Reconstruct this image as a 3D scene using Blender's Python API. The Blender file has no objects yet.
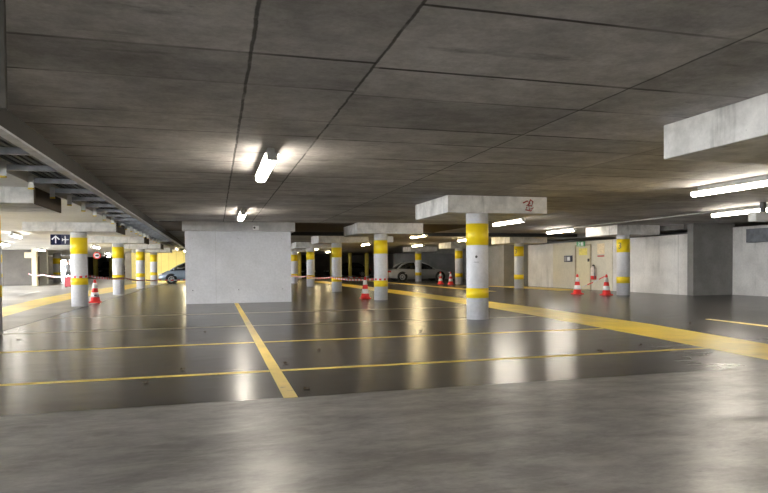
import bpy, bmesh, math, random
from mathutils import Vector, Matrix
random.seed(7)
S = bpy.context.scene
COL = S.collection
PI = math.pi

# ------------------------------------------------------------------ node helpers
class NT:
    def __init__(s, name):
        s.m = bpy.data.materials.new(name); s.m.use_nodes = True
        s.t = s.m.node_tree; s.b = s.t.nodes['Principled BSDF']
        s.tc = s.t.nodes.new('ShaderNodeTexCoord'); s.obj = s.tc.outputs['Object']
        s.sep = None
    def n(s, typ, **kw):
        x = s.t.nodes.new(typ)
        for k, v in kw.items(): setattr(x, k, v)
        return x
    def setin(s, sock, v):
        if isinstance(v, bpy.types.NodeSocket): s.t.links.new(v, sock)
        elif v is not None:
            try: sock.default_value = v
            except Exception: sock.default_value = (v[0], v[1], v[2], 1)
    def xyz(s):
        if not s.sep:
            s.sep = s.n('ShaderNodeSeparateXYZ'); s.t.links.new(s.obj, s.sep.inputs[0])
        return s.sep.outputs
    def math(s, op, a, b=None, c=None):
        x = s.n('ShaderNodeMath', operation=op)
        s.setin(x.inputs[0], a)
        if b is not None: s.setin(x.inputs[1], b)
        if c is not None: s.setin(x.inputs[2], c)
        return x.outputs[0]
    def noise(s, scale, detail=4, rough=.55, stretch=None, dist=0.0, off=None):
        v = s.obj
        if stretch or off:
            mp = s.n('ShaderNodeMapping'); s.t.links.new(v, mp.inputs[0])
            if stretch: mp.inputs['Scale'].default_value = stretch
            if off: mp.inputs['Location'].default_value = off
            v = mp.outputs[0]
        x = s.n('ShaderNodeTexNoise'); s.t.links.new(v, x.inputs['Vector'])
        x.inputs['Scale'].default_value = scale; x.inputs['Detail'].default_value = detail
        x.inputs['Roughness'].default_value = rough; x.inputs['Distortion'].default_value = dist
        return x.outputs['Fac']
    def ramp(s, v, a, b, lo=0.0, hi=1.0):      # smooth remap
        x = s.n('ShaderNodeMapRange', interpolation_type='SMOOTHSTEP')
        s.setin(x.inputs[0], v); x.inputs[1].default_value = a; x.inputs[2].default_value = b
        x.inputs[3].default_value = lo; x.inputs[4].default_value = hi
        return x.outputs[0]
    def mix(s, f, a, b, mode='MIX'):
        x = s.n('ShaderNodeMix', data_type='RGBA', blend_type=mode)
        s.setin(x.inputs[0], f); s.setin(x.inputs[6], a if not isinstance(a, tuple) else (*a[:3], 1)); s.setin(x.inputs[7], b if not isinstance(b, tuple) else (*b[:3], 1))
        return x.outputs[2]
    def scale(s, colr, f):
        g = s.n('ShaderNodeCombineColor')
        for i in range(3): s.setin(g.inputs[i], f)
        return s.mix(1.0, colr, g.outputs[0], 'MULTIPLY')
    def line(s, v, pos, w):                    # 1 at v == pos, falling to 0 within w
        d = s.math('ABSOLUTE', s.math('SUBTRACT', v, pos))
        return s.ramp(d, w*.4, w, 1, 0)
    def mx(s, *a):
        r = a[0]
        for q in a[1:]: r = s.math('MAXIMUM', r, q)
        return r
    def bump(s, h, st=.3, dist=.01):
        x = s.n('ShaderNodeBump'); x.inputs['Strength'].default_value = st; x.inputs['Distance'].default_value = dist
        s.setin(x.inputs['Height'], h); s.t.links.new(x.outputs[0], s.b.inputs['Normal'])
    def out(s, col=None, rough=None, metal=None, spec=None):
        if col is not None: s.setin(s.b.inputs['Base Color'], col if not isinstance(col, tuple) else (*col[:3], 1))
        if rough is not None: s.setin(s.b.inputs['Roughness'], rough)
        if metal is not None: s.b.inputs['Metallic'].default_value = metal
        if spec is not None: s.setin(s.b.inputs['Specular IOR Level'], spec)
        return s.m

def simple(name, col, rough=.5, metal=0, var=.12, scale=12, spec=.5):
    t = NT(name); f = t.ramp(t.noise(scale), .3, .7, 1-var, 1+var)
    return t.out(t.scale(col, f), rough, metal, spec)
def emis(name, col, st):
    t = NT(name); t.out((.9,.9,.88), .4)
    t.b.inputs['Emission Color'].default_value = (*col, 1); t.b.inputs['Emission Strength'].default_value = st
    return t.m

def concrete(name, col, streak=.0, seams=None, var=.16, rough=.75, blot=1.2):
    t = NT(name); x, y, z = t.xyz()
    f = t.ramp(t.noise(blot, 6, .6), .3, .72, 1-var, 1+var)
    f = t.math('MULTIPLY', f, t.ramp(t.noise(14, 5, .65, off=(3,1,7)), .3, .7, .94, 1.05))
    if streak:
        f = t.math('MULTIPLY', f, t.ramp(t.noise(3.0, 5, .6, stretch=(1,1,.12), off=(9,2,1)), .56, .76, 1, 1-streak))
    pit = t.ramp(t.noise(38, 2, .5), .70, .78)
    f = t.math('MULTIPLY', f, t.math('SUBTRACT', 1, t.math('MULTIPLY', pit, .25)))
    if seams:
        ax, period, off = seams
        v = (x, y, z)[ax]
        d = t.math('ABSOLUTE', t.math('SUBTRACT', t.math('FLOORED_MODULO', t.math('SUBTRACT', v, off), period), period/2))
        f = t.math('MULTIPLY', f, t.ramp(d, .008, .025, .72, 1))
    t.bump(t.noise(30, 4, .6), .25, .004)
    return t.out(t.scale(col, f), rough, 0, .3)

M = {}
# ---- floor: dark sealed bays, lighter bare drive lane in front of Y=5.6, pale bay left of the joint X=-4
def floor_mat():
    t = NT('floor_sealed_concrete'); x, y, z = t.xyz()
    wob = t.math('MULTIPLY', t.math('SUBTRACT', t.noise(1.6, 5, .6), .5), .12)
    yy = t.math('ADD', y, wob)
    fore = t.ramp(yy, 5.58, 5.66, 1, 0)
    far_x = t.ramp(t.math('ADD', x, t.math('MULTIPLY', t.noise(.9, 4), 2.5)), 6.6, 8.4)        # bare patch where the seal is worn by traffic
    fore = t.mx(fore, t.math('MULTIPLY', far_x, t.ramp(yy, 5.2, 8.6, 1, 0)))
    dark = t.scale((.066,.061,.059), t.ramp(t.noise(.8, 8, .68, stretch=(.5,1.3,1)), .3, .7, .62, 1.4))
    dark = t.scale(dark, t.ramp(t.noise(2.2, 5, .6, stretch=(.25,2.2,1), off=(4,8,0)), .35, .7, .85, 1.2))
    right = t.ramp(x, 8.6, 9.2)
    dark = t.mix(t.math('MULTIPLY', right, .3), dark, (.06,.055,.05))
    light = t.scale((.275,.268,.266), t.ramp(t.noise(.9, 8, .66, stretch=(.8,1.5,1), dist=.3), .28, .72, .66, 1.28))
    light = t.scale(light, t.ramp(t.noise(4.5, 8, .72, stretch=(.7,1.4,1), dist=.4, off=(2,7,0)), .32, .68, .78, 1.2))
    light = t.scale(light, t.ramp(t.noise(30, 5, .7, stretch=(.7,1.3,1)), .3, .7, .92, 1.07))
    smear = t.ramp(t.noise(1.1, 8, .68, stretch=(1,1.8,1), dist=.8, off=(1.7,5,0)), .46, .70)
    light = t.mix(t.math('MULTIPLY', smear, .55), light, (.13,.123,.112))
    lt2 = t.ramp(t.noise(2.3, 7, .66, stretch=(.7,2.0,1), dist=.3, off=(7,2,0)), .48, .70)
    light = t.mix(t.math('MULTIPLY', lt2, .55), light, (.40,.385,.375))
    pale = t.scale((.40,.385,.365), t.ramp(t.noise(.7, 6, .6), .3, .7, .8, 1.2))
    leftb = t.ramp(x, -4.04, -3.98, 1, 0)
    c = t.mix(leftb, dark, pale)
    c = t.mix(fore, c, light)
    joint = t.math('MULTIPLY', t.line(x, -4.0, .055), t.ramp(y, 5.4, 5.7))
    c = t.mix(joint, c, (.02,.018,.016))
    spk = t.ramp(t.noise(7, 6, .7, stretch=(.6,1.3,1), off=(2,9,0)), .64, .74)
    c = t.mix(t.math('MULTIPLY', spk, .45), c, (.03,.026,.022))
    r = t.ramp(t.noise(3.2, 6, .65, stretch=(.5,1.6,1)), .3, .7, .232, .268)
    r2 = t.ramp(t.noise(1.5, 8, .7, stretch=(.8,1.6,1), dist=.3, off=(5,5,0)), .3, .7, .285, .45)
    r = t.math('ADD', r, t.math('MULTIPLY', leftb, .16))
    rr = t.math('ADD', t.math('MULTIPLY', r, t.math('SUBTRACT', 1, fore)), t.math('MULTIPLY', r2, fore))
    t.bump(t.math('ADD', t.math('MULTIPLY', t.noise(5, 5, .6, stretch=(.6,1.3,1)), .09), t.math('MULTIPLY', t.noise(60, 3), .16)), .014, .02)
    return t.out(c, rr, 0, .40)
M['floor'] = floor_mat()

def ceil_mat(name, col, base=1.0):
    t = NT(name); x, y, z = t.xyz()
    # formwork boards: irregular bands across, tone per board
    P = 1.95
    ysh = t.math('ADD', y, t.math('MULTIPLY', t.math('GREATER_THAN', x, 1.2), -.10))
    m = t.math('FLOORED_MODULO', t.math('SUBTRACT', ysh, .62), P)
    k = t.math('FLOOR', t.math('DIVIDE', t.math('SUBTRACT', ysh, .62), P))
    half = t.math('GREATER_THAN', m, .78)
    strip = t.math('ADD', t.math('ADD', t.math('GREATER_THAN', x, .27), t.math('GREATER_THAN', x, 1.2)), t.math('ADD', t.math('GREATER_THAN', x, 3.53), t.math('GREATER_THAN', x, 5.72)))
    idn = t.math('ADD', t.math('ADD', t.math('MULTIPLY', k, 2), half), t.math('MULTIPLY', strip, 37))
    wn = t.n('ShaderNodeTexWhiteNoise', noise_dimensions='1D'); t.t.links.new(idn, wn.inputs['W'])
    tone = t.ramp(wn.outputs['Value'], 0, 1, .86, 1.14)
    wv = t.math('MULTIPLY', t.math('SUBTRACT', t.noise(2.0, 4), .5), .02)
    l1 = t.line(t.math('ADD', m, wv), .78, .022)
    l2 = t.mx(t.line(t.math('ADD', m, wv), 0.015, .02), t.line(m, P, .015))
    brk = t.ramp(t.noise(.55, 3, .5, off=(11,4,0)), .40, .56, .25, 1)
    cross = t.math('MULTIPLY', t.mx(l1, l2), brk)
    xw = t.math('ADD', x, t.math('MULTIPLY', t.math('SUBTRACT', t.noise(3.5, 5, .7), .5), .035))
    lb = t.ramp(t.noise(1.1, 5, .7, off=(8,5,1)), .36, .5, .35, 1)
    lon = t.mx(t.math('MULTIPLY', t.line(xw, .265, .019), lb), t.math('MULTIPLY', t.line(xw, 1.2, .017), lb), t.math('MULTIPLY', t.line(xw, 3.53, .018), .9), t.math('MULTIPLY', t.line(xw, 5.72, .03), .35),
               t.math('MULTIPLY', t.line(xw, 8.1, .03), .4), t.math('MULTIPLY', t.line(xw, 10.9, .03), .6), t.math('MULTIPLY', t.line(xw, 13.1, .03), .5))
    spall = t.math('MULTIPLY', t.mx(t.line(t.math('ADD', xw, -.03), 1.2, .03), t.line(t.math('ADD', xw, -.03), 3.53, .03)), t.ramp(t.noise(2.2, 4, .7, off=(3,3,3)), .5, .62))
    f = t.math('MULTIPLY', tone, t.ramp(t.noise(.9, 7, .62, stretch=(.8,1.1,1)), .28, .72, .72, 1.26))
    f = t.math('MULTIPLY', f, t.ramp(t.noise(4, 8, .7, stretch=(.85,1.1,1), off=(2,2,2)), .3, .7, .84, 1.16))
    f = t.math('MULTIPLY', f, t.ramp(t.noise(26, 5, .7, off=(1,6,2)), .3, .7, .90, 1.09))
    dab = t.ramp(t.noise(2.6, 5, .65, stretch=(.8,1.5,1), off=(16,1,4)), .64, .74)
    f = t.math('MULTIPLY', f, t.math('SUBTRACT', 1, t.math('MULTIPLY', dab, .35)))
    stain = t.ramp(t.noise(1.6, 5, .6, stretch=(.5,2.4,1), off=(6,1,4)), .60, .76)
    f = t.math('MULTIPLY', f, t.math('SUBTRACT', 1, t.math('MULTIPLY', stain, .45)))
    c = t.scale(col, f)
    c = t.mix(t.math('MULTIPLY', cross, 1.0), c, (.045,.04,.036))
    c = t.mix(t.math('MULTIPLY', lon, .85), c, (.03,.028,.026))
    c = t.mix(t.math('MULTIPLY', spall, .5), c, (.5,.48,.45))
    t.bump(t.math('SUBTRACT', t.math('MULTIPLY', t.noise(18, 5, .6), .3), t.mx(cross, lon)), .35, .008)
    return t.out(c, .7, 0, .35)
M['ceil'] = ceil_mat('ceiling_board_marked_concrete', (.395,.377,.366))
M['ceilL'] = concrete('ceiling_pale_concrete', (.76,.74,.70), var=.08, blot=.6)
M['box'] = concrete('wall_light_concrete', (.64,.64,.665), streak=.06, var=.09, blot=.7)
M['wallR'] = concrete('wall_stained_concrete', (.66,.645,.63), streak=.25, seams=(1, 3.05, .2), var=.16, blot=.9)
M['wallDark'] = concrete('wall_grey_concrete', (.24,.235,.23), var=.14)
M['wallTan'] = concrete('wall_tan_concrete', (.42,.38,.32), var=.1)
M['wallYel'] = concrete('wall_yellow_paint', (.86,.74,.30), seams=(0, .62, .1), var=.05)
M['lip'] = concrete('lip_concrete', (.44,.43,.42), streak=.15, var=.12, blot=2)
M['cap'] = concrete('capital_concrete', (.62,.605,.58), streak=.6, var=.2, blot=2.6)
M['brown'] = concrete('dark_brown', (.085,.062,.04), var=.2)
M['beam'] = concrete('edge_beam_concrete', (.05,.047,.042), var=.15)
M['shaft'] = concrete('column_painted_concrete', (.68,.675,.70), var=.06, blot=3, rough=.5)
def worn(name, col, under, amt=.6, th=(.55,.72), rough=.4, scale=5):
    t = NT(name); w = t.ramp(t.noise(scale, 8, .72), th[0], th[1])
    c = t.scale(col, t.ramp(t.noise(1.3, 5), .3, .7, .88, 1.1))
    return t.out(t.mix(t.math('MULTIPLY', w, amt), c, under), rough, 0, .45)
M['yband'] = worn('yellow_column_paint', (.92,.68,.015), (.6,.5,.2), .35, (.6,.8), .38, 7)
M['yline'] = worn('yellow_floor_paint', (.80,.60,.14), (.12,.105,.085), .75, (.56,.70), .4, 7)
M['yband_floor'] = worn('yellow_lane_paint', (.90,.66,.09), (.36,.26,.09), .55, (.56,.72), .36, 3)
M['ypale'] = worn('faded_yellow_floor_paint', (.50,.45,.33), (.09,.082,.075), .85, (.46,.68), .38, 4)
M['wline'] = worn('white_floor_paint', (.7,.7,.68), (.25,.24,.22), .7, (.5,.7), .4)
M['tube'] = emis('lamp_diffuser_lit', (1,.91,.77), 19)
M['tubeB'] = emis('lamp_diffuser_bright_lit', (1,.94,.84), 15)
M['tubeY'] = emis('lamp_diffuser_glaring_lit', (1,.86,.55), 90)
M['tubeW'] = emis('lamp_diffuser_warm_lit', (1,.80,.45), 18)
M['housing'] = simple('lamp_housing', (.5,.5,.48), .5)
M['steel'] = simple('galvanised_steel', (.42,.44,.47), .42, .6, .15, 6)
M['steelD'] = simple('dark_steel', (.17,.18,.20), .5, .4, .2, 5)
M['deck'] = simple('profiled_deck_steel', (.10,.105,.12), .5, .4, .2, 3)
M['black'] = simple('black_plastic', (.012,.012,.012), .5)
M['foam'] = simple('yellow_foam', (.75,.55,.08), .9)
M['white'] = simple('white_plastic', (.78,.78,.76), .45, 0, .04)
M['red'] = simple('cone_red', (.75,.035,.03), .4, 0, .06)
M['conewhite'] = simple('cone_reflective_white', (.85,.82,.82), .35, 0, .05)
M['tred'] = simple('tape_red', (.72,.05,.05), .4)
M['twhite'] = simple('tape_white', (.62,.61,.61), .4)
M['door'] = simple('door_beige_paint', (.70,.64,.47), .45, 0, .04)
M['beige'] = concrete('wall_yellowish_lit', (.66,.62,.52), var=.06)
M['navy'] = simple('sign_navy', (.010,.012,.05), .7,0,.05,5,.2)
M['slate'] = simple('sign_slate', (.055,.06,.10), .7,0,.05,5,.2)
M['signwhite'] = simple('sign_white', (.85,.86,.9), .4)
M['green'] = simple('sign_green', (.16,.50,.26), .4)
M['paper'] = simple('notice_cream', (.85,.72,.50), .6)
M['ynot'] = simple('notice_yellow', (.86,.75,.2), .6)
M['redink'] = simple('red_ink', (.5,.06,.05), .6)
M['redspray'] = simple('red_spray_paint', (.38,.06,.05), .7)
M['grey'] = simple('grey_mark', (.12,.12,.12), .7)
M['glass'] = simple('car_glass', (.015,.017,.02), .06, 0, .05, 3, .8)
M['tyre'] = simple('tyre_rubber', (.02,.02,.02), .8)
M['rim'] = simple('wheel_alloy', (.55,.55,.56), .3, .8)
M['silver'] = simple('car_silver_paint', (.38,.37,.35), .28, .35, .04)
M['bluegrey'] = simple('car_blue_grey_paint', (.30,.37,.47), .25, .3, .04)
M['carblack'] = simple('car_black_paint', (.012,.012,.014), .2, 0, .04)
M['tail'] = simple('tail_lamp_red', (.5,.03,.02), .2)
M['headl'] = simple('head_lamp_clear', (.75,.77,.8), .12)
M['plate'] = simple('plate_white', (.7,.7,.66), .5)
M['skin'] = simple('skin', (.55,.36,.27), .5)
M['jacket'] = simple('jacket_grey', (.32,.33,.35), .8)
M['trousers'] = simple('trousers_dark', (.08,.075,.08), .8)
M['hair'] = simple('hair_brown', (.06,.04,.03), .6)
M['case'] = simple('suitcase_red', (.45,.05,.06), .4)
M['leaf'] = simple('dead_leaf', (.07,.05,.03), .8, 0, .3, 40)
M['logo'] = simple('cone_logo_dark', (.05,.05,.06), .5)
M['pipe'] = simple('conduit_grey', (.62,.62,.60), .4, .2)
M['ground'] = simple('outside_paving', (.6,.6,.58), .8)

# ------------------------------------------------------------------ mesh helpers
class MB:
    def __init__(s): s.b = bmesh.new(); s.mi = 0
    def face(s, vs):
        try: f = s.b.faces.new(vs); f.material_index = s.mi; return f
        except ValueError: return None
    def box(s, x0, x1, y0, y1, z0, z1, bev=0):
        r = bmesh.ops.create_cube(s.b, size=1)
        vs = r['verts']
        for v in vs:
            v.co = Vector(((x0+x1)/2+v.co.x*(x1-x0), (y0+y1)/2+v.co.y*(y1-y0), (z0+z1)/2+v.co.z*(z1-z0)))
        fs = set(f for v in vs for f in v.link_faces)
        for f in fs: f.material_index = s.mi
        if bev:
            es = list(set(e for v in vs for e in v.link_edges))
            bmesh.ops.bevel(s.b, geom=es, offset=bev, segments=2, affect='EDGES', profile=.5)
        return s
    def obox(s, c, size, rot, bev=0):          # box with a 3x3 rotation
        r = bmesh.ops.create_cube(s.b, size=1); vs = r['verts']
        for v in vs: v.co = Vector(c) + rot @ Vector((v.co.x*size[0], v.co.y*size[1], v.co.z*size[2]))
        if bev: bmesh.ops.bevel(s.b, geom=list(set(e for v in vs for e in v.link_edges)), offset=bev, segments=2, affect='EDGES', profile=.5)
        return s
    def lathe(s, prof, c=(0,0,0), seg=32, axis='Z', smooth=True):
        rings = []
        for (r, h) in prof:
            ring = []
            for i in range(seg if r > 1e-6 else 1):
                a = 2*PI*i/seg; p = (r*math.cos(a), r*math.sin(a), h)
                if axis == 'Y': p = (p[0], p[2], p[1])
                if axis == 'X': p = (p[2], p[0], p[1])
                ring.append(s.b.verts.new(Vector(c)+Vector(p)))
            rings.append(ring)
        for A, B in zip(rings, rings[1:]):
            n = max(len(A), len(B))
            for i in range(n):
                j = (i+1) % n
                q = [A[i % len(A)], A[j % len(A)], B[j % len(B)], B[i % len(B)]]
                u = []
                for v in q:
                    if v not in u: u.append(v)
                if len(u) > 2:
                    f = s.face(u)
                    if f: f.smooth = smooth
        return s
    def loft(s, rings, close=True, caps=True, smooth=True):
        V = [[s.b.verts.new(p) for p in r] for r in rings]
        n = len(V[0])
        for A, B in zip(V, V[1:]):
            for i in range(n if close else n-1):
                f = s.face([A[i], A[(i+1) % n], B[(i+1) % n], B[i]])
                if f: f.smooth = smooth
        if caps: s.face(list(reversed(V[0]))); s.face(V[-1])
        return s
    def tube(s, pts, r, seg=8):
        pts = [Vector(p) for p in pts]; rings = []
        for i, p in enumerate(pts):
            d = (pts[min(i+1, len(pts)-1)]-pts[max(i-1, 0)]).normalized()
            a = d.cross(Vector((0,0,1)));
            if a.length < 1e-3: a = d.cross(Vector((1,0,0)))
            a.normalize(); b = d.cross(a)
            rings.append([p+a*(r*math.cos(2*PI*k/seg))+b*(r*math.sin(2*PI*k/seg)) for k in range(seg)])
        return s.loft(rings)
    def poly(s, pts, z0, z1):                  # prism over an XY outline
        lo = [s.b.verts.new((x, y, z0)) for x, y in pts]; hi = [s.b.verts.new((x, y, z1)) for x, y in pts]
        n = len(pts); s.face(hi); s.face(list(reversed(lo)))
        for i in range(n): s.face([lo[i], lo[(i+1) % n], hi[(i+1) % n], hi[i]])
        return s
    def build(s, name, mats, parent=None):
        bmesh.ops.recalc_face_normals(s.b, faces=s.b.faces[:])
        me = bpy.data.meshes.new(name); s.b.to_mesh(me); s.b.free()
        for m in (mats if isinstance(mats, (list, tuple)) else [mats]): me.materials.append(m)
        o = bpy.data.objects.new(name, me); COL.objects.link(o)
        if parent: o.parent = parent
        return o
def thing(name, label, cat, loc=(0,0,0), rotz=0, group=None):
    o = bpy.data.objects.new(name, None); COL.objects.link(o); o.empty_display_size = .1
    o.location = loc; o.rotation_euler = (0,0,rotz); o['label'] = label; o['category'] = cat
    if group: o['group'] = group
    return o
def tag(o, label, cat, group=None, kind=None):
    o['label'] = label; o['category'] = cat
    if group: o['group'] = group
    if kind: o['kind'] = kind
    return o
def dup(root, loc, label, group=None, rotz=None):
    r = root.copy(); COL.objects.link(r); r.location = loc; r['label'] = label
    if rotz is not None: r.rotation_euler = (0,0,rotz)
    if group: r['group'] = group
    for ch in list(root.children):
        c = ch.copy(); COL.objects.link(c); c.parent = r
        for g in list(ch.children):
            d = g.copy(); COL.objects.link(d); d.parent = c
    return r
def struct(name, mb, mat, label=None, parent=None):
    o = mb.build(name, mat, parent)
    if not parent:
        o['kind'] = 'structure'
        if label: o['label'] = label
    return o

CZ = 2.75       # main ceiling
LZ = 2.66       # ceiling of the left bays
# ------------------------------------------------------------------ shell
fl = struct('floor', MB().box(-24,22,-10,97,-.2,0), M['floor'], 'dark sealed concrete car park floor with yellow bay lines and a paler lane in front')
def mark(name, pts, mat, h=.003): return MB().poly(pts, 0.0, h).build(name, mat, fl)
mark('stall_line', [(.585,5.62),(.715,5.62),(.715,21.2),(.585,21.2)], M['yline'])
for y, m, x0, x1, w in ((7.14,'yline',-9,6.75,.05), (9.95,'yline',-9,7.0,.05), (12.82,'ypale',-4,7.2,.06), (16.5,'ypale',-4,7.3,.06)):
    for a, b in ((x0,.58),(.72,x1)): mark('stall_line', [(a,y-w),(b,y-w),(b,y+w),(a,y+w)], M[m])
Lp = [(6.45,4.5),(6.6,6.0),(6.9,8.5),(7.3,12.4),(7.5,16),(7.6,20),(7.6,52)]
Rp = [(7.4,4.5),(7.9,7.2),(8.4,10.4),(8.75,14.9),(8.8,20),(8.8,52)]
mark('lane_band', Lp+Rp[::-1], M['yband_floor'])
mark('lane_band', [(-6.4,14),(-5.1,14),(-5.2,17),(-5.5,22),(-5.6,27),(-5.3,31),(-5.0,36),(-4.75,52),(-6.2,52),(-6.6,42),(-7.1,34),(-6.9,27),(-6.5,21.5)], M['yband_floor'])
mark('lane_band', [(12.1,26),(12.6,26),(12.9,50),(12.1,50)], M['yband_floor'])
mark('lane_band', [(15.6,25.5),(17.1,25.5),(16.9,31.5),(15.0,34.2),(13.6,34.2),(15.3,31.5)], M['yband_floor'])
mark('arrow_line', [(9.55,5),(10.0,5),(10.36,10.9),(10.22,10.9)], M['yline'])
mark('arrow_line', [(-9.0,32),(-8.8,32),(-9.25,37.5),(-9.45,37.5)], M['wline'])

struct('ceiling', MB().box(-1.93,22,-10,97,CZ,CZ+.35), M['ceil'], 'grey board-marked concrete ceiling with dark joints')
struct('ceiling_left', MB().box(-17.7,-3.02,-10,49,LZ,LZ+.5).box(-24,-3.02,49,76,LZ,LZ+.5).box(-15.2,-3.02,76,97,LZ,LZ+.5), M['ceilL'], 'pale concrete ceiling over the left bays')
dk = MB()
for i in range(10): dk.box(-3.02+i*.109,-3.02+i*.109+.062,-10,97,2.84+.0,2.88)
dk.box(-3.1,-1.9,-10,97,2.88,2.95)
struct('ceiling_joint', dk, M['deck'], 'profiled steel deck above the open joint between the two ceilings')
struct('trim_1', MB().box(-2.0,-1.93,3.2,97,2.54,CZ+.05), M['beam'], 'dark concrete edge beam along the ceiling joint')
struct('trim_2', MB().box(-2.03,-1.915,3.2,97,2.515,2.54), M['steel'], 'steel angle under the ceiling edge beam')
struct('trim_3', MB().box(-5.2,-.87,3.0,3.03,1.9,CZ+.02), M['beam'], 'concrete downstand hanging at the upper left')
# ceiling recess at the box wall, its shade painted as a flat brown strip
struct('trim_4', MB().box(2.66,9.6,21.35,26.5,CZ-.02,CZ+.02).box(-1.93,-1.06,21.35,26.5,CZ-.02,CZ+.02), M['brown'], 'dark brown strip painted as the shade of a ceiling recess beside the wall block')
# central wall box with lip and cast marks
wb = struct('wall_center', MB().box(-.98,2.52,21.3,25.6,0,2.44), M['box'], 'light concrete wall block at the head of the yellow centre line')
struct('lip', MB().box(-1.06,2.66,21.18,25.7,2.43,CZ,.01), M['lip'], parent=wb)
th = MB()
for x in (-.75,.74,2.22):
    for z in (2.2,.45): th.lathe([(0,.0),(.022,.0),(.022,-.004)], (x,21.3,z), 12, 'Y')
th.build('tie_hole', M['grey'], wb)
MB().box(-.004,.004,21.297,21.3,0.0,2.43).build('panel_joint', M['lip'], wb)
cb = thing('junction_box', 'small white box with black round hole on the lip of the wall block', 'box', (1.33,21.182,2.55))
MB().box(-.10,.10,-.035,0,-.07,.07,.01).build('case', M['white'], cb)
MB().lathe([(0,-.042),(.035,-.042),(.035,-.034)], (-.05,0,0), 16, 'Y').build('lens', M['black'], cb)

# right-hand walls: three steps
struct('wall_right', MB().box(17.5,17.75,19.25,32,0,2.36), M['wallR'], 'stained pale concrete wall along the right side behind the numbered column')
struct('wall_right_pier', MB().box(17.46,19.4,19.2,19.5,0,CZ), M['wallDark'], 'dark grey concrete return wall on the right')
struct('wall_right_near', MB().box(19.3,19.6,-10,19.2,0,2.6), M['wallR'], 'near pale concrete wall at the right edge')
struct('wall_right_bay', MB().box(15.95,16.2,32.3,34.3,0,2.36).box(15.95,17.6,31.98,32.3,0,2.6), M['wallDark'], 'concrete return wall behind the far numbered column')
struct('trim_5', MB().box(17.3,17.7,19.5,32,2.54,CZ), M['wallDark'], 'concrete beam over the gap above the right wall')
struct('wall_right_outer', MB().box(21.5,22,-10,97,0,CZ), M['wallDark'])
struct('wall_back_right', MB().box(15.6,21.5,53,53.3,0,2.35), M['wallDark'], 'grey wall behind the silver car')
struct('wall_back_middle', MB().box(3,21.5,78,78.3,0,CZ), M['wallDark'], 'dark wall behind the black cars')
struct('wall_back_yellow', MB().box(-6.95,3.2,56,56.25,0,CZ), M['wallYel'], 'yellow painted wall behind the blue-grey car')
struct('wall_back_tan', MB().box(-8.0,-6.9,60,60.25,0,LZ).box(2.9,3.1,56.25,78,0,CZ), M['wallTan'], 'tan wall beside the yellow wall')
struct('wall_far', MB().box(-15.2,22,96,96.3,0,CZ), M['wallTan'])
struct('wall_left_far', MB().box(-15.4,-15.2,76,96.3,0,LZ).box(-24,-17.05,75.8,76,0,LZ).box(-17.05,-15.2,75.8,76,2.2,LZ), M['wallTan'], 'wall around the bright daylight exit at the far left')
struct('wall_left', MB().box(-17.7,-17.4,-10,-4,0,LZ).box(-24,-23.7,49,76,0,LZ).box(-17.7,-17.4,-4,48,0,.3).box(-24,-17.4,48.7,49,0,LZ), M['wallDark'])  # unseen left side opened up to let extra daylight in
M['wallDim'] = concrete('wall_dim_brown_concrete', (.15,.135,.12), var=.12)
struct('wall_left_bay', MB().box(-20,-13.05,51,51.25,0,LZ), M['wallDim'], 'dim brown-grey wall at the far left')
struct('wall_back', MB().box(-17.7,-9,-10.2,-10,0,CZ).box(-4,22,-10.2,-10,0,CZ).box(-9,-4,-10.2,-10,2.35,CZ), M['wallDark'], 'wall with an added daylight opening behind the viewpoint')  # opening out of view, added for fill light from behind
struct('ground_outside', MB().box(-30,30,-40,-10.25,-.2,-.02).box(-60,-24.05,-10,60,-.2,-.02).box(-40,-5,97.05,130,-.2,-.02).box(-40,-24.05,60,97.05,-.2,-.02), M['ground'])

# ------------------------------------------------------------------ columns
def row_number(parent, ang, z):
    cu = bpy.data.curves.new('row_number', 'FONT'); cu.body = '3'; cu.size = .34; cu.align_x = 'CENTER'; cu.align_y = 'CENTER'; cu.extrude = .002
    tmp = bpy.data.objects.new('tmp', cu); COL.objects.link(tmp)
    dg = bpy.context.evaluated_depsgraph_get(); me = bpy.data.meshes.new_from_object(tmp.evaluated_get(dg))
    bpy.data.objects.remove(tmp)
    R = .258
    for v in me.vertices:                      # wrap the flat digit round the shaft
        a = ang + v.co.x/R; rr = R + v.co.z
        v.co = Vector((rr*math.cos(a), rr*math.sin(a), z + v.co.y))
    me.materials.clear(); me.materials.append(M['grey'])
    o = bpy.data.objects.new('row_number', me); COL.objects.link(o); o.parent = parent
    return o
def column(x, y, label, cap, bands, top=2.38, ceil=CZ, number=False, r=.247):
    t = thing('concrete_column', label, 'column', (x,y,0), 0, 'round concrete columns with yellow bands')
    MB().lathe([(0,0),(r,0),(r,top),(0,top)], seg=40).build('shaft', M['shaft'], t)
    for z0, z1 in bands:
        MB().lathe([(r-.01,z0),(r+.004,z0),(r+.004,z1),(r-.01,z1)], seg=40).build('painted_band', M['yband'], t)
    if cap:
        x0, x1, y0, y1 = cap
        MB().box(x0,x1,y0,y1,2.37,ceil,.012).build('capital', M['cap'], t)
    if ceil == LZ and cap: MB().box(cap[1]-.001,cap[1]+.03,cap[2]-.01,cap[3]+.01,2.36,ceil,.004).build('brown_side_face', M['brown'], t)  # dark brown sheet over the right side of each left capital
    if number: row_number(t, PI+.42, 1.93)
    return t
B1 = ((.48,.70),(1.66,2.14)); B2 = ((.69,.91),(1.68,2.20)); B3 = ((.47,.72),(1.68,2.20))
capM = (-.93,1.52,-.30,2.02); capR = (-.68,1.50,-.30,1.90); capL = (-1.45,1.2,-.6,1.25)
capBig = (-.82,1.6,-.5,1.57); capNear = (-.80,1.62,-.25,2.0); capDoor = (-.46,1.5,-.25,1.85)
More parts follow.
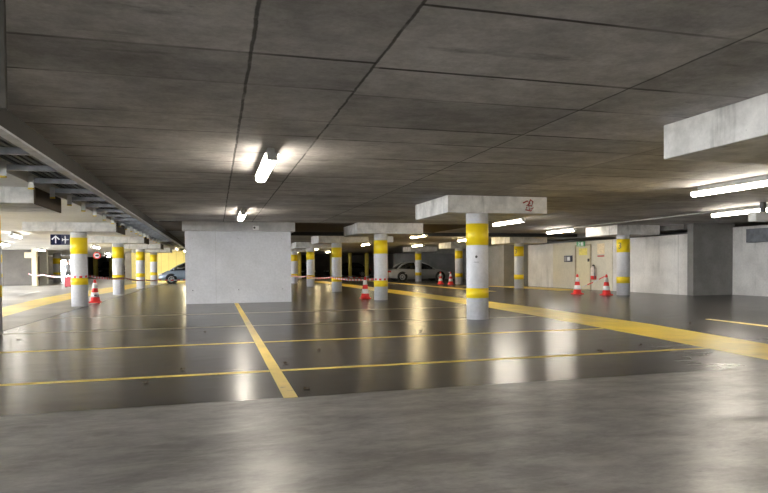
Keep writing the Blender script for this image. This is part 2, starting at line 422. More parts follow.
mid = [(5.66,4.2,'round concrete column out of view under the big ceiling slab at upper right'),
       (5.69,12.72,'nearest round concrete column, tall in front with yellow bands and a wide capital'),
       (5.72,21.2,'round yellow-banded column just right of the lone cone, wrapped with barrier tape'),
       (5.68,29.3,'round yellow-banded column left of the lone cone, second back from taped column'),
       (5.67,37.75,'round yellow-banded column midway between the wall block and the lone cone'),
       (5.67,45.9,'yellow-banded column peeking out right beside the wall block')]
cols = []
for i, (x, y, l) in enumerate(mid): cols.append(column(x, y, l, (capBig,capNear)[i] if i < 2 else capM, B1))
for x, y, l, n in ((15.48,20.68,'round column numbered on its yellow band, right of the two red cones',True),
                (15.42,29.15,'round column numbered on its yellow band, near the dark wall return',True),
                (15.42,37.4,'far yellow-banded column to the right of the two distant cones',False),
                (15.42,45.75,'far yellow-banded column standing in front of the silver car',False)):
    cols.append(column(x, y, l, capDoor if y < 22 else capR, B3, number=n))
for x, y, l in ((-4.07,12.72,'left round column cut off by the picture edge under a stained capital'),
                (-4.24,21.55,'left round yellow-banded column beside the hanging blue sign and a cone'),
                (-4.36,30.55,'left round column, second back from the one beside the sign'),
                (-4.37,39.3,'left round column, third back, left of the two nearest the yellow wall'),
                (-4.40,47.7,'left round column nearest the blue-grey car')):
    cols.append(column(x, y, l, (-1.45,.97,-.6,1.25) if y < 14 else capL, B2, ceil=LZ))
cols.append(column(-14.0,46.0,'yellow-banded column at the far left picture edge', None, B2, top=LZ))
cols.append(column(-14.1,62.2,'yellow-banded column in front of the bright daylight exit', None, B2, top=LZ, r=.33))
def post(x, y, label, mat, r, bands=None):
    t = thing('round_post', label, 'column', (x,y,0), 0, 'slim yellow posts far back')
    MB().lathe([(0,0),(r,0),(r,CZ if x > -2 else LZ),(0,CZ if x > -2 else LZ)], seg=20).build('shaft', mat, t)
    MB().lathe([(r,0.02),(r+.03,0.02),(r+.03,.16),(r,.16)], seg=20).build('base_collar', M['shaft'], t)
M['ypost'] = simple('post_yellow_paint', (.70,.58,.12), .45, 0, .1, 3)
for x, y, l, r in ((14.3,66,'slim yellow post before the black sedan, third from the taped column',.2),(16.2,66,'slim yellow post just left of the taped column',.22),
                (12.3,66.5,'slim yellow post between the two black cars',.17),(8.2,62,'slim yellow post just right of the wall block',.17),
                (-14.3,82,'left one of two slim yellow posts before the dark vans',.28),(-12.5,82,'right one of two slim yellow posts before the dark vans',.28)):
    post(x, y, l, M['ypost'], r)
def slab_post(x0, x1, y, label, mat, head=None):
    t = thing('square_pillar', label, 'pillar', ((x0+x1)/2, y, 0))
    w = (x1-x0)/2
    MB().box(-w,w,0,.4,0,LZ,.01).build('shaft', mat, t)
    if head: MB().box(*head,-.05,.45,2.02,2.42,.01).build('bracket_head', mat, t)
slab_post(-12.76,-12.45,49.0,'cream square pillar with a projecting head at far left', simple('pillar_cream', (.72,.63,.42), .6), (-.6,.15))
slab_post(-13.5,-12.97,54.0,'white square pillar right of the cream pillar at far left', M['white'])

# small fixtures on columns
mk = MB()
mk.lathe([(0,0),(.03,0),(.028,.004),(0,.005)], (5.56,12.478,1.40), 10, 'Y'); mk.box(5.50,5.62,12.477,12.484,1.276,1.284)
mko = mk.build('scuff_mark', M['grey'], cols[1]); mko.matrix_parent_inverse = Matrix.Translation((-5.69,-12.72,0))
gp = [(-.16,.06),(-.05,.12),(.02,.05),(-.08,.0),(.06,-.02),(.09,.10),(.03,.16),(-.02,.02),(.0,-.12),(.1,-.07),(.04,-.16),(-.1,-.13),(-.06,-.05)]
gr = MB().tube([(6.86+p, 12.468, 2.56+q*.8) for p, q in gp], .016, 6)
g = gr.build('red_spray_mark', M['redspray'], cols[1]); g.matrix_parent_inverse = Matrix.Translation((-5.69,-12.72,0))
t = thing('speaker_box', 'small white box under the ceiling behind the taped column', 'box', (6.35,21.2,0))
t.location = (6.46,22.5,2.12)
MB().box(-.1,.1,-.08,.08,0,.24,.02).build('case', M['white'], t); MB().box(-.03,.03,-.03,.03,.23,.25).build('bracket', M['steelD'], t)
t = thing('cable_duct', 'black cable duct crossing under the ceiling behind the taped column', 'duct', (0,0,0))
MB().box(2.72,17.2,26.5,26.85,2.58,CZ-.01).build('tray', M['black'], t)
for x in (4,8,12,16): MB().box(x-.012,x+.012,26.62,26.65,2.7,CZ).build('hanger', M['steelD'], t)

# ------------------------------------------------------------------ steel brackets in the joint
br0 = thing('steel_bracket', 'x', 'bracket', (0,0,0), 0, 'steel brackets along the open ceiling joint')
c = MB(); c.box(-3.0,-2.0,-.03,-.02,2.655,2.74); c.box(-3.0,-2.0,-.03,.03,2.655,2.665); c.box(-3.0,-2.0,-.03,.03,2.73,2.74)
c.build('channel', M['steel'], br0)
MB().box(-3.02,-2.93,-.05,-.03,2.57,2.76).build('end_plate', M['white'], br0)
MB().box(-3.02,-2.94,-.05,.01,2.545,2.57).build('foam_pad', M['foam'], br0)
words = ['nearest','second','third','fourth','fifth','sixth','seventh','eighth','ninth','tenth','eleventh','twelfth','thirteenth','fourteenth','fifteenth','sixteenth','seventeenth','eighteenth','nineteenth','twentieth']
for k in range(20):
    lab = f'galvanised steel bracket in the open ceiling joint, {words[k]} from the upper left edge'
    y = 8.72 + 1.40*k
    if k == 0: br0.location = (0,y,0); br0['label'] = lab
    else: dup(br0, (0,y,0), lab)

# ------------------------------------------------------------------ lamps
def make_lamp(mat):
    t = thing('ceiling_lamp', 'x', 'lamp', (0,0,0), 0, 'fluorescent ceiling lamps')
    L = 1.03
    MB().box(-.045,.045,-L+.16,L-.16,-.09,0,.006).box(-.092,.092,-L,L,-.105,-.09,.004).build('housing', M['housing'], t)
    prof = [(.080*math.cos(a), -.148+.046*math.sin(a)) for a in [PI*2*i/12 for i in range(12)]]
    MB().loft([[Vector((x,y,z)) for x, z in prof] for y in (-L+.02,L-.02)], smooth=False).build('diffuser', mat, t)
    for s in (-1,1): MB().box(-.07,.07,s*(L-.01)-.012,s*(L-.01)+.012,-.19,-.095,.008).build('end_cap', M['housing'], t)
    return t
protos = {k: make_lamp(M[m]) for k, m in (('c','tube'),('w','tubeW'),('b','tubeB'),('y','tubeY'))}
lamps = [
 ('c',.71,8.9,CZ,0,'lit tube lamp above the yellow centre line, nearest to the camera'),
 ('c',.71,17.3,CZ,0,'lit tube lamp on the ceiling just in front of the wall block'),
 ('c',9.35,9.25,CZ,0,'long lit tube lamp at right under the big ceiling slab'),
 ('c',9.3,18.3,CZ,0,'lit tube lamp right behind the nearest column capital'),
 ('w',9.25,27.4,CZ,0,'round-looking lit lamp above the silver car, left of the nearest column'),
 ('w',9.3,38.0,CZ,0,'small glowing lamp seen just left of the taped column'),
 ('w',7.6,47.0,CZ,0,'small glowing lamp left of the second taped-row column, upper one'),
 ('w',10.2,56.5,CZ,0,'tiny glowing lamp far back between the middle columns'),
 ('w',7.5,58.5,CZ,0,'tiny glowing lamp far back beside the wall block'),
 ('c',13.95,13.55,CZ,0,'lit tube lamp at the right edge at the end of the conduit'),
 ('c',13.95,22.7,CZ,0,'lit tube lamp in front of the beige door and exit sign'),
 ('w',13.2,31.0,CZ,0,'lit lamp partly hidden by the nearest column, left of its upper band'),
 ('w',13.4,39.8,CZ,0,'lit lamp right above the roof of the silver car'),
 ('b',-7.65,27.3,LZ,.13,'lit tube lamp at the left edge above the dim wall, larger one'),
 ('b',-10.8,36.5,LZ,.1,'lit tube lamp at the left picture edge, lower one'),
 ('b',-11.7,47.0,LZ,0,'lit lamp above the white square pillar at left'),
 ('b',-7.1,40.8,LZ,0,'bright lamp above the round no-entry sign'),
 ('b',-9.2,58.5,LZ,0,'small lit lamp right of the no-entry sign'),
 ('b',-11.3,72.0,LZ,0,'tiny lit lamp far back above the dark vans'),
 ('y',-2.4,52.5,CZ,0,'lamp glaring on the yellow wall above the blue-grey car'),
 ('c',.71,.3,CZ,0,'tube lamp over the front lane outside the picture'),
 ('c',9.35,.4,CZ,0,'tube lamp over the front lane at right outside the picture'),
 ('c',13.95,4.6,CZ,0,'tube lamp near the right wall outside the picture'),
 ('b',-9.2,18.5,LZ,0,'tube lamp in the left aisle outside the picture'),
 ('b',-9.2,9.0,LZ,0,'tube lamp at the left front outside the picture'),
 ('c',-6.0,.4,LZ,0,'tube lamp at the left behind the downstand, outside the picture'),
]
used = set()
for k, x, y, z, rz, l in lamps:
    p = protos[k]
    if k not in used: used.add(k); p.location = (x,y,z); p.rotation_euler = (0,0,rz); p['label'] = l
    else: dup(p, (x,y,z), l, rotz=rz)
cd = MB().tube([(13.95,14.55,2.71),(13.95,21.7,2.71)], .018, 8).build('conduit', M['pipe'])
tag(cd, 'thin grey conduit running along the ceiling between two right-hand lamps', 'conduit')
eb = thing('emergency_light', 'pale box fixture at the right picture edge beside the tube lamp', 'light', (13.3,12.3,2.25))
MB().box(-.35,.35,-.12,.12,0,.24,.02).build('case', M['white'], eb); MB().box(-.05,.05,-.05,.05,.23,.5).build('mount', M['steelD'], eb)
vd = thing('vent_box', 'dark grey box duct high on the near right wall', 'vent', (19.15,17.4,1.98))
MB().box(-.15,.15,-.95,.9,0,.5,.01).build('case', M['steelD'], vd)

# ------------------------------------------------------------------ cones
def make_cone():
    t = thing('traffic_cone', 'x', 'cone', (0,0,0), 0, 'red and white traffic cones')
    H = .82
    def rad(z): return .165 + (.032-.165)*((z-.06)/(H-.06))
    MB().box(-.185,.185,-.185,.185,0,.045,.012).build('base', M['red'], t)
    MB().lathe([(.18,.045),(.172,.065),(rad(.08),.08),(rad(H-.02),H-.02),(.025,H),(0,H)], seg=28).build('body', M['red'], t)
    for z0, z1 in ((.20,.37),(.52,.70)):
        MB().lathe([(rad(z0)-.01,z0),(rad(z0)+.005,z0),(rad(z1)+.005,z1),(rad(z1)-.01,z1)], seg=28).build('reflective_band', M['conewhite'], t)
    return t
cn = make_cone()
for i, (x, y, l) in enumerate([(-4.14,23.55,'red and white cone with small dark logo beside the left column under the sign'),
        (5.38,22.2,'lone red and white cone just left of the taped middle column'),
        (14.28,22.0,'red and white cone in front of the beige door, left of the pair'),
        (14.80,20.8,'red and white cone beside the numbered column, right of the pair'),
        (14.47,38.3,'distant red and white cone before the silver car, left of the pair'),
        (14.68,37.0,'distant red and white cone by the far column, right of the pair')]):
    if i == 0: cn.location = (x,y,0); cn['label'] = l
    else: d = dup(cn, (x,y,0), l)
lg = MB().box(-.045,.045,-.004,.004,-.025,.025,.003).build('logo_mark', M['logo'], cn); lg.location = (.03,-.145,.27)

# ------------------------------------------------------------------ barrier tape
def tape(pts, label, sag=.06, w=.075):
    P = [Vector(p) for p in pts]; samples = []
    for a, b in zip(P, P[1:]):
        L = (b-a).length; n = max(2, int(L/.28))
        for i in range(n):
            f = i/n; q = a.lerp(b, f); q.z -= sag*min(1, L/4)*4*f*(1-f); samples.append(q)
    samples.append(P[-1])
    mb = MB(); th = .004
    for i in range(len(samples)-1):
        mb.mi = i % 2
        a, b = samples[i], samples[i+1]
        d = Vector((b.x-a.x, b.y-a.y, 0)).normalized(); nr = Vector((-d.y, d.x, 0))*th
        up = Vector((0,0,w/2))
        v = [mb.b.verts.new(q) for q in (a-up-nr,b-up-nr,b+up-nr,a+up-nr,a-up+nr,b-up+nr,b+up+nr,a+up+nr)]
        for f in ((0,1,2,3),(7,6,5,4),(0,4,5,1),(2,6,7,3),(1,5,6,2),(4,0,3,7)): mb.face([v[k] for k in f])
    o = mb.build('barrier_tape', [M['tred'], M['twhite']])
    return tag(o, label, 'tape', 'red and white barrier tapes')
def ring(x, y, z0, z1, a0=PI*.75, a1=PI*2.05, r=.262):
    return [(x+r*math.cos(a0+(a1-a0)*i/8), y+r*math.sin(a0+(a1-a0)*i/8), z0+(z1-z0)*i/8) for i in range(9)]
tape([(-9.0,34,.98),(-7.0,28.5,.97),(-4.51,21.75,.98)], 'tape stretching back to the left from the column under the blue sign', .06, .055)
def wrap(ci, x, y, z0, z1):
    mb = MB(); n = 18; R0 = .256
    for i in range(n):
        mb.mi = i % 2; a, b = 2*PI*i/n, 2*PI*(i+1)/n
        za, zb_ = (z0+(z1-z0)*(.5+.5*math.sin(q)) for q in (a, b))
        v = [mb.b.verts.new((r*math.cos(q), r*math.sin(q), z+h)) for q, z in ((a,za),(b,zb_)) for r in (R0, R0-.012) for h in (-.035,.035)]
        for f in ((0,4,5,1),(2,3,7,6),(1,5,7,3),(0,2,6,4),(0,1,3,2),(4,6,7,5)): mb.face([v[k] for k in f])
    mb.build('tape_wrap', [M['tred'], M['twhite']], cols[ci])
wrap(10+1, 0, 0, .94, 1.0); wrap(2, 0, 0, .74, .76)
tape([(-3.97,21.7,.97),(-4.07,30.35,.76)], 'tape between the column under the blue sign and the next one behind')
tape([(-4.08,30.7,.75),(-4.10,39.1,.5)], 'tape from second to third column of the left row')
tape([(-4.10,39.5,.5),(-4.12,47.5,.35)], 'tape between the two left columns nearest the yellow wall')
tape([(-4.12,47.8,.35),(-2.45,49.3,.3),(-.9,49.3,.28)], 'tape passing in front of the blue-grey car')
tape([(5.47,21.35,.74),(5.43,29.1,.68)], 'tape running back from the taped middle column behind the lone cone')
tape([(5.40,29.5,.68),(5.40,37.6,.62)], 'tape between second and third columns left of the lone cone')
tape([(5.40,37.95,.62),(5.40,45.8,.6)], 'tape ending at the column beside the wall block')
tape([(14.77,20.87,.74),(14.54,21.3,.50),(14.36,21.8,.30)], 'red and white tape sagging between the two cones by the door', .02, .045)
tape([(9.2,63,.05),(12.2,63,.042),(15.1,63,.05)], 'red and white tape low in front of the black cars', .0)

# ------------------------------------------------------------------ signs, door, wall fittings
t = thing('direction_sign', 'hanging dark blue sign with white arrow and aircraft symbol', 'sign', (-5.72,26.2,2.14))
MB().box(-.43,.43,-.03,.03,0,.42,.01).build('board', M['slate'], t)
MB().box(-.43,-.06,-.034,-.028,.005,.415).build('arrow_panel', M['navy'], t)
a = MB(); a.box(-.265,-.225,-.04,-.034,.06,.30)
for s in (-1,1): a.obox((-.245+s*.062,-.037,.275),(.20,.006,.045),Matrix.Rotation(s*PI/4,3,'Y'))
a.build('arrow', M['signwhite'], t)
p = MB(); p.box(-.02,.22,-.04,-.032,.185,.22)
for s in (-1,1):
    q = [(.07,.2),(.13,.2),(.10,.2+s*.15),(.075,.2+s*.15)]
    vs = [p.b.verts.new((x,-.041,z)) for x, z in q]; vb = [p.b.verts.new((x,-.032,z)) for x, z in q]
    p.face(vs); p.face(vb[::-1])
    for i in range(4): p.face([vs[i],vs[(i+1)%4],vb[(i+1)%4],vb[i]])
p.box(-.02,.015,-.04,-.032,.15,.25)
p.build('aircraft_symbol', M['signwhite'], t)
for x in (-.35,.35): MB().box(x-.012,x+.012,-.012,.012,.41,LZ-2.14).build('hanger', M['steelD'], t)
t = thing('no_entry_sign', 'small round red-rimmed sign hanging far back at left', 'sign', (-8.6,50,2.2))
MB().lathe([(0,-.02),(.26,-.02),(.26,.02),(0,.02)], seg=24, axis='Y').build('disc', M['signwhite'], t)
MB().lathe([(.19,-.026),(.27,-.026),(.27,.026),(.19,.026)], seg=24, axis='Y').build('rim', M['red'], t)
MB().box(-.12,.12,-.03,-.018,-.06,.05).build('bar', M['black'], t)
MB().box(-.02,.02,-.01,.01,.25,LZ-2.2).build('hanger', M['steelD'], t)

d = struct('door_1', MB().box(17.46,17.5,25.8,27.0,0.01,2.14,.004), M['door'], 'beige door in the right wall beneath the exit sign')
MB().box(17.43,17.52,27.0,27.08,0,2.2).box(17.43,17.52,25.72,25.8,0,2.2).box(17.43,17.52,25.72,27.08,2.14,2.2).build('door_frame', simple('frame_tan',(.42,.36,.25),.5), d)
MB().box(17.39,17.46,25.86,25.94,1.36,1.50,.01).build('door_handle', M['grey'], d)
struct('trim_6', MB().box(17.47,17.5,24.1,25.72,0.0,2.36).box(17.47,17.5,27.08,29.2,0.0,2.36).box(17.47,17.5,25.72,27.08,2.2,2.36), M['beige'], 'beige patch of wall around the door, yellowish light put into its colour')  # same wall; its yellowish light is put into this patch's colour
nt = MB().box(17.455,17.462,26.05,26.75,1.68,2.02).build('door_notice', M['ynot'], d)
t = thing('exit_sign', 'small green and white exit sign above the beige door', 'sign', (17.3,26.35,2.08))
MB().box(-.03,.03,-.32,.32,.03,.27,.008).build('panel', M['green'], t)
e = MB()
e.box(-.036,-.028,-.25,-.05,.06,.24)
e.build('doorway_symbol', M['signwhite'], t)
e = MB(); e.lathe([(0,-.036),(.028,-.036),(.028,-.03),(0,-.03)], (0,.13,.235), 10, 'X')
e.obox((-.033,.12,.165),(.006,.05,.1),Matrix.Rotation(.3,3,'X')); e.obox((-.033,.17,.085),(.006,.03,.12),Matrix.Rotation(.7,3,'X')); e.obox((-.033,.07,.085),(.006,.03,.12),Matrix.Rotation(-.5,3,'X')); e.obox((-.033,.05,.185),(.006,.12,.025),Matrix.Rotation(.4,3,'X'))
e.build('running_figure', M['signwhite'], t)
MB().box(-.02,.17,-.02,.02,.27,.30).build('bracket', M['steelD'], t)
t = thing('wall_panel', 'dark framed panel with a pale square on the wall left of the door', 'panel', (17.47,27.7,1.36))
MB().box(-.04,0,-.37,.37,0,.32,.008).build('frame', M['slate'], t)
MB().box(-.046,-.04,-.20,.06,.06,.26).build('pale_square', M['signwhite'], t); MB().box(-.046,-.04,.12,.32,.04,.28).build('grey_square', simple('panel_grey',(.3,.3,.31),.5), t)
t = thing('wall_notice', 'cream paper notice on the wall right of the door', 'notice', (17.47,24.97,1.70))
MB().box(-.008,0,-.28,.28,0,.5).build('sheet', M['paper'], t); MB().box(-.010,-.0,-.26,.26,-.12,-.06).build('red_line', M['redink'], t)
t = thing('fire_extinguisher', 'pale and red fire extinguisher hung on the wall between door and notice', 'extinguisher', (17.36,25.4,.50))
MB().lathe([(0,0),(.12,0),(.13,.03),(.13,.18),(.0,.18)], seg=20).build('base', M['red'], t)
MB().lathe([(.128,.17),(.132,.18),(.132,.5),(.11,.58),(.04,.64),(0,.64)], seg=20).build('cylinder', simple('extinguisher_pale',(.75,.66,.62),.4), t)
MB().box(-.05,.05,-.03,.03,.63,.70,.01).build('valve', M['black'], t)
MB().tube([(-.03,0,.68),(-.06,-.10,.70),(-.06,-.17,.55),(-.05,-.16,.3),(-.04,-.15,.05)], .022, 8).build('hose', M['grey'], t)
MB().box(.10,.115,-.05,.05,.35,.5).build('wall_bracket', M['steelD'], t)

# ------------------------------------------------------------------ cars
def make_car(name, label, paint, L=4.9, W=1.84, Hh=1.46, hood=1.2, trunk=.95, loc=(0,0,0), rz=0, hatch=False, front_x=1):
    """car pointing along +X, centred, wheels on z=0"""
    t = thing(name, label, 'car', loc, rz)
    hl = L/2; w = W/2; zb = .20; k = Hh/1.46
    belt = .92*k
    # lower body: station x, deck height, half width factor, sill
    st = [(-hl,.62,.80,.34),(-hl+.06,.80,.90,.28),(-hl+.25,belt+.0,.97,.24),(-hl+trunk,belt+.02,1,zb),(-.5,belt,1,zb),(.3,belt-.01,1,zb),(hl-hood-.25,belt-.03,1,zb),
          (hl-hood*.7,.86*k,.99,zb),(hl-.35,.74*k,.95,.22),(hl-.10,.64*k,.87,.26),(hl,.52*k,.78,.32)]
    rings = []
    for x, zt, wf, z0 in st:
        ww = w*wf; zm = z0+(zt-z0)*.5
        half = [(0,z0),(ww*.80,z0),(ww*.97,z0+.07),(ww,zm),(ww*.985,zt-.10),(ww*.93,zt-.03),(ww*.80,zt),(0,zt+.025)]
        ring_ = [Vector((x,y,z)) for y, z in half] + [Vector((x,-y,z)) for y, z in reversed(half[1:-1])]
        rings.append(ring_)
    MB().loft(rings).build('body', paint, t)
    # glasshouse
    xr0 = -hl+(trunk*.55 if not hatch else .12); xr1 = -hl+trunk+(.45 if not hatch else -.1); xf1 = hl-hood-1.0; xf0 = hl-hood+.05
    def gring(x, z, wb, wt): 
        half = [(0,belt-.05),(wb,belt-.05),(wt,z-.05),(wt*.9,z),(0,z+.02)]
        return [Vector((x,y,q)) for y, q in half]+[Vector((x,-y,q)) for y, q in reversed(half[1:-1])]
    gs = [gring(xr0,belt+.02,w*.80,w*.78), gring((xr0+xr1)/2,(belt+Hh)/2+.04,w*.86,w*.72), gring(xr1,Hh-.035,w*.89,w*.66), gring((xr1+xf1)/2,Hh-.012,w*.9,w*.66),
          gring(xf1,Hh-.05,w*.89,w*.65), gring((xf1+xf0)/2,(belt+Hh)/2+.02,w*.86,w*.72), gring(xf0,belt-.01,w*.82,w*.80)]
    MB().loft(gs).build('windows', M['glass'], t)
    def rring(x, z, wt): return [Vector((x,y,z+dz)) for y, dz in ((-wt,-.055),(-wt*.9,.006),(0,.028),(wt*.9,.006),(wt,-.055),(wt*.9,-.03),(0,-.01),(-wt*.9,-.03))]
    MB().loft([rring(xr1-.08,Hh-.06,w*.665), rring(xr1+.1,Hh-.025,w*.67), rring((xr1+xf1)/2,Hh,w*.67), rring(xf1-.1,Hh-.03,w*.66), rring(xf1+.06,Hh-.075,w*.655)]).build('roof', paint, t)
    for s in (-1,1):
        pl = MB()
        pl.tube([(xf0-.02,s*w*.83,belt-.02),((xf1+xf0)/2,s*w*.735,(belt+Hh)/2+.03),(xf1,s*w*.655,Hh-.05)], .035, 6)
        pl.tube([((xr1+xf1)/2+.05,s*w*.905,belt-.03),((xr1+xf1)/2,s*w*.665,Hh-.05)], .035, 6)
        pl.tube([(xr0+.1,s*w*.81,belt+.0),((xr0+xr1)/2,s*w*.735,(belt+Hh)/2+.05),(xr1,s*w*.665,Hh-.05)], .06, 6)
        pl.build('pillar', paint, t)
        mr = MB().obox((xf0-.28,s*(w+.07),belt+.06),(.10,.18,.12),Matrix.Identity(3),.03).build('mirror', paint, t)
        MB().obox((-hl+.10,s*w*.70,.74*k),(.16,w*.42,.15),Matrix.Rotation(-s*.2,3,'Z'),.03).build('tail_light', M['tail'], t)
        MB().obox((hl-.20,s*w*.68,.62*k),(.30,w*.38,.13),Matrix.Rotation(-s*.35,3,'Z'),.04).build('headlight', M['headl'], t)
        MB().obox((-.15,s*w*.99,belt-.16),(.18,.03,.03),Matrix.Identity(3),.008).build('door_handle', paint, t)
        for x in (-hl+.98, hl-.90):
            MB().lathe([(0,0),(.385,0),(.385,.018),(0,.018)], (x,s*(w-.012)-(.009 if s>0 else .009),.35), 28, 'Y').build('wheel_arch', M['tyre'], t)
            wh = MB().lathe([(.20,-.1),(.30,-.11),(.325,-.08),(.325,.08),(.30,.11),(.20,.1)], (x,s*(w-.09),.325), 28, 'Y').build('wheel', M['tyre'], t)
            rm = MB(); y0 = s*(w+.005)
            rm.lathe([(.165,-.012),(.21,-.012),(.21,.012),(.165,.012),(.165,-.012)], (x,y0,.325), 24, 'Y'); rm.lathe([(0,-.014),(.05,-.014),(.05,.014),(0,.014)], (x,y0,.325), 12, 'Y')
            for q in range(7): rm.obox((x+.11*math.cos(q*2*PI/7),y0,.325+.11*math.sin(q*2*PI/7)),(.15,.018,.034),Matrix.Rotation(-q*2*PI/7,3,'Y'))
            rm.build('rim', M['rim'], wh)
    MB().box(-hl-.012,-hl+.02,-.26,.26,.50,.61,.004).build('number_plate', M['plate'], t)
    MB().box(hl-.03,hl+.012,-.4,.4,.34,.46,.01).build('grille', M['black'], t)
    return t
cs = 1.08
c1 = make_car('sedan', 'silver sedan parked side-on behind the distant cones', M['silver'], 4.85, 1.86, 1.44, 1.25, 1.0, (15.85,47.35,0), 0)
c2 = make_car('hatchback', 'blue-grey hatchback before the yellow wall, partly hidden by the wall block', M['bluegrey'], 4.2, 1.78, 1.55, .85, .5, (-2.05,50.9,0), PI, True)
c3 = make_car('sedan', 'black sedan far back between the slim yellow posts', M['carblack'], 4.9, 1.86, 1.55, 1.2, 1.0, (14.75,69.6,0), PI)
c4 = make_car('sedan', 'black car with gleaming windscreen far back left of the black sedan', M['carblack'], 4.6, 1.86, 1.55, 1.2, .9, (9.6,71.5,0), -PI*.42)
c5 = make_car('van', 'dark van far back between the two slim left posts', M['carblack'], 4.6, 1.86, 1.95, .8, .3, (-13.4,86.5,0), -PI*.5, True)
c6 = make_car('van', 'dark van far back right of the slim left posts', M['carblack'], 4.6, 1.86, 1.95, .8, .3, (-10.6,86.5,0), -PI*.5, True)
for c in (c1, c2, c3, c4, c5, c6): c.scale = (cs, cs, cs)

# ------------------------------------------------------------------ person with suitcase
def person(loc, rz):
    root = thing('person', 'person in grey jacket half hidden behind the left column under the sign', 'person', loc, rz)
    V = []; E = []; Rr = []
    def v(p, r, par=None):
        V.append(p); Rr.append(r)
        if par is not None: E.append((par, len(V)-1))
        return len(V)-1
    pel = v((0,0,.98),.155); ab = v((0,0,1.15),.14,pel); ch = v((0,0,1.36),.16,ab); nk = v((0,0,1.53),.06,ch); hd0 = v((0,-.015,1.62),.085,nk); hd = v((0,-.02,1.70),.095,hd0); tp = v((0,-.01,1.77),.07,hd)
    v((0,-.125,1.675),.016,hd)
    for s in (-1,1):
        hp = v((s*.10,0,.92),.105,pel); kn = v((s*.11,-.02,.51),.068,hp); an = v((s*.11,.02,.09),.045,kn); ft = v((s*.12,-.12,.045),.042,an); v((s*.125,-.19,.035),.03,ft)
        sh = v((s*.20,0,1.44),.068,ch); el = v((s*.27,.03,1.15),.048,sh); wr = v((s*.28,-.05,.90),.032,el); pm = v((s*.28,-.07,.83),.034,wr)
        for q, (dx, ln) in enumerate(((-.03,.07),(-.01,.085),(.012,.08),(.032,.06))):
            f1 = v((s*.28+dx*.2,-.07+dx,.775),.011,pm); v((s*.28-s*.012,-.07+dx,.775-ln*.6),.009,f1)
        th1 = v((s*.25,-.105,.82),.012,pm); v((s*.235,-.125,.785),.010,th1)
    me = bpy.data.meshes.new('body'); me.from_pydata(V, E, []); o = bpy.data.objects.new('body', me); COL.objects.link(o)
    md = o.modifiers.new('s', 'SKIN'); sv = me.skin_vertices[0].data
    for i, r in enumerate(Rr): sv[i].radius = (r, r*(.82 if i in (pel, ab, ch) else 1)); sv[i].use_root = (i == 0)
    o.modifiers.new('u', 'SUBSURF').levels = 1
    dg = bpy.context.evaluated_depsgraph_get(); m2 = bpy.data.meshes.new_from_object(o.evaluated_get(dg))
    o.modifiers.clear(); o.data = m2; o.parent = root
    for m in ('skin','jacket','trousers'): m2.materials.append(M[m])
    for f in m2.polygons:
        c = f.center; f.use_smooth = True
        f.material_index = 0 if c.z > 1.53 else (1 if (c.z > .95 or (abs(c.x) > .2 and c.z > .88)) else (0 if abs(c.x) > .2 and c.z > .6 else 2))
    MB().lathe([(.0,1.815),(.06,1.80),(.098,1.75),(.104,1.70),(.095,1.64),(.08,1.62)], (0,.012,0), 18).build('hair', M['hair'], root)
    for s in (-1,1): MB().lathe([(0,-.012),(.012,0),(0,.012)], (s*.035,-.108,1.705), 8, 'Y').build('eye', M['black'], root)
person((-9.37,44.2,0), .5)
t = thing('suitcase', 'red suitcase standing by the person in the grey jacket', 'suitcase', (-9.24,43.75,0))
MB().box(-.24,.24,-.14,.14,.05,.70,.04).build('shell', M['case'], t)
hh = MB()
for s in (-1,1): hh.box(s*.12-.01,s*.12+.01,-.01,.01,.69,.98)
hh.box(-.13,.13,-.015,.015,.97,1.0); hh.build('handle', M['black'], t)
for s in (-1,1): MB().lathe([(0,-.02),(.05,-.02),(.05,.02),(0,.02)], (s*.18,0,.05), 12, 'Y').build('wheel', M['tyre'], t)

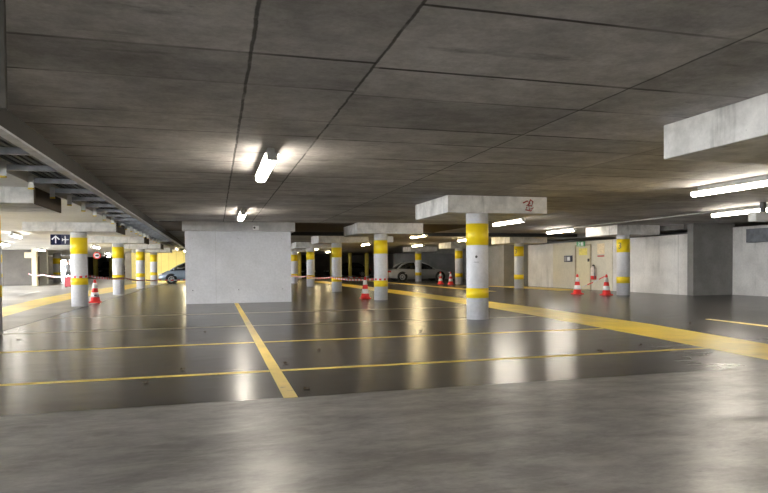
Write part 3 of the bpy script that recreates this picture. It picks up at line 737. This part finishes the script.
# ------------------------------------------------------------------ dead leaves on the floor
lf = [(-.72,6.8,'just before the nearest yellow line, left of centre line'),(-.39,7.54,'just past the nearest yellow line, left of centre line'),(-3.25,11.63,'near the left picture edge'),
      (-.21,11.89,'left of the centre line well before the wall block'),(1.42,8.74,'between two thin yellow lines, right of centre line'),(3.59,10.53,'just past the farther yellow cross line'),
      (.82,7.61,'touching the right side of the yellow centre line'),(.85,5.97,'by the front end of the yellow centre line'),(9.29,10.3,'on the far side of the broad yellow band'),(6.08,7.73,'just before the broad yellow band'),(5.08,7.28,'beside the right end of the nearest yellow cross line')]
for x, y, l in lf:
    mb = MB(); r = random.uniform(.035,.06); n = 9; a0 = random.uniform(0,6)
    top = [mb.b.verts.new((x+r*math.cos(a0+2*PI*i/n)*(1 if i % 2 else .55), y+r*math.sin(a0+2*PI*i/n)*(1 if i % 2 else .6), random.uniform(.004,.03))) for i in range(n)]
    cv = mb.b.verts.new((x,y,.012)); cb_ = mb.b.verts.new((x,y,.002))
    for i in range(n): mb.face([top[i],top[(i+1)%n],cv]); mb.face([top[(i+1)%n],top[i],cb_])
    tag(mb.build('dead_leaf', M['leaf']), 'dead leaf '+l, 'leaf', 'dead leaves on the floor')

# ------------------------------------------------------------------ world, camera, view
W = bpy.data.worlds.new('World'); S.world = W; W.use_nodes = True
bg = W.node_tree.nodes['Background']; bg.inputs[0].default_value = (.92,.96,1,1); bg.inputs[1].default_value = 7
F = 610.0; YAW = math.atan(168/610); PITCH = -math.radians(1.2); ROLL = .008
cam = bpy.data.cameras.new('Camera'); co = bpy.data.objects.new('Camera', cam); COL.objects.link(co)
cam.sensor_fit = 'HORIZONTAL'; cam.sensor_width = 36; cam.lens = 36*F/768; cam.clip_end = 400
PY = 266.5 + F*math.tan(-PITCH)
cam.shift_y = (PY-246.5)/768
f0 = Vector((math.sin(YAW),math.cos(YAW),0)); r0 = Vector((math.cos(YAW),-math.sin(YAW),0)); u0 = Vector((0,0,1))
fw = f0*math.cos(PITCH)+u0*math.sin(PITCH); up = u0*math.cos(PITCH)-f0*math.sin(PITCH)
rr = r0*math.cos(ROLL)-up*math.sin(ROLL); uu = up*math.cos(ROLL)+r0*math.sin(ROLL)
mt = Matrix((rr, uu, -fw)).transposed().to_4x4(); mt.translation = Vector((0,0,1.2)); co.matrix_world = mt
S.camera = co
S.view_settings.view_transform = 'Standard'; S.view_settings.look = 'None'; S.view_settings.gamma = 1; S.view_settings.use_curve_mapping = False
S.view_settings.exposure = 1.75
S.cycles.max_bounces = 8; S.cycles.diffuse_bounces = 5; S.cycles.sample_clamp_indirect = 6; S.cycles.use_denoising = True
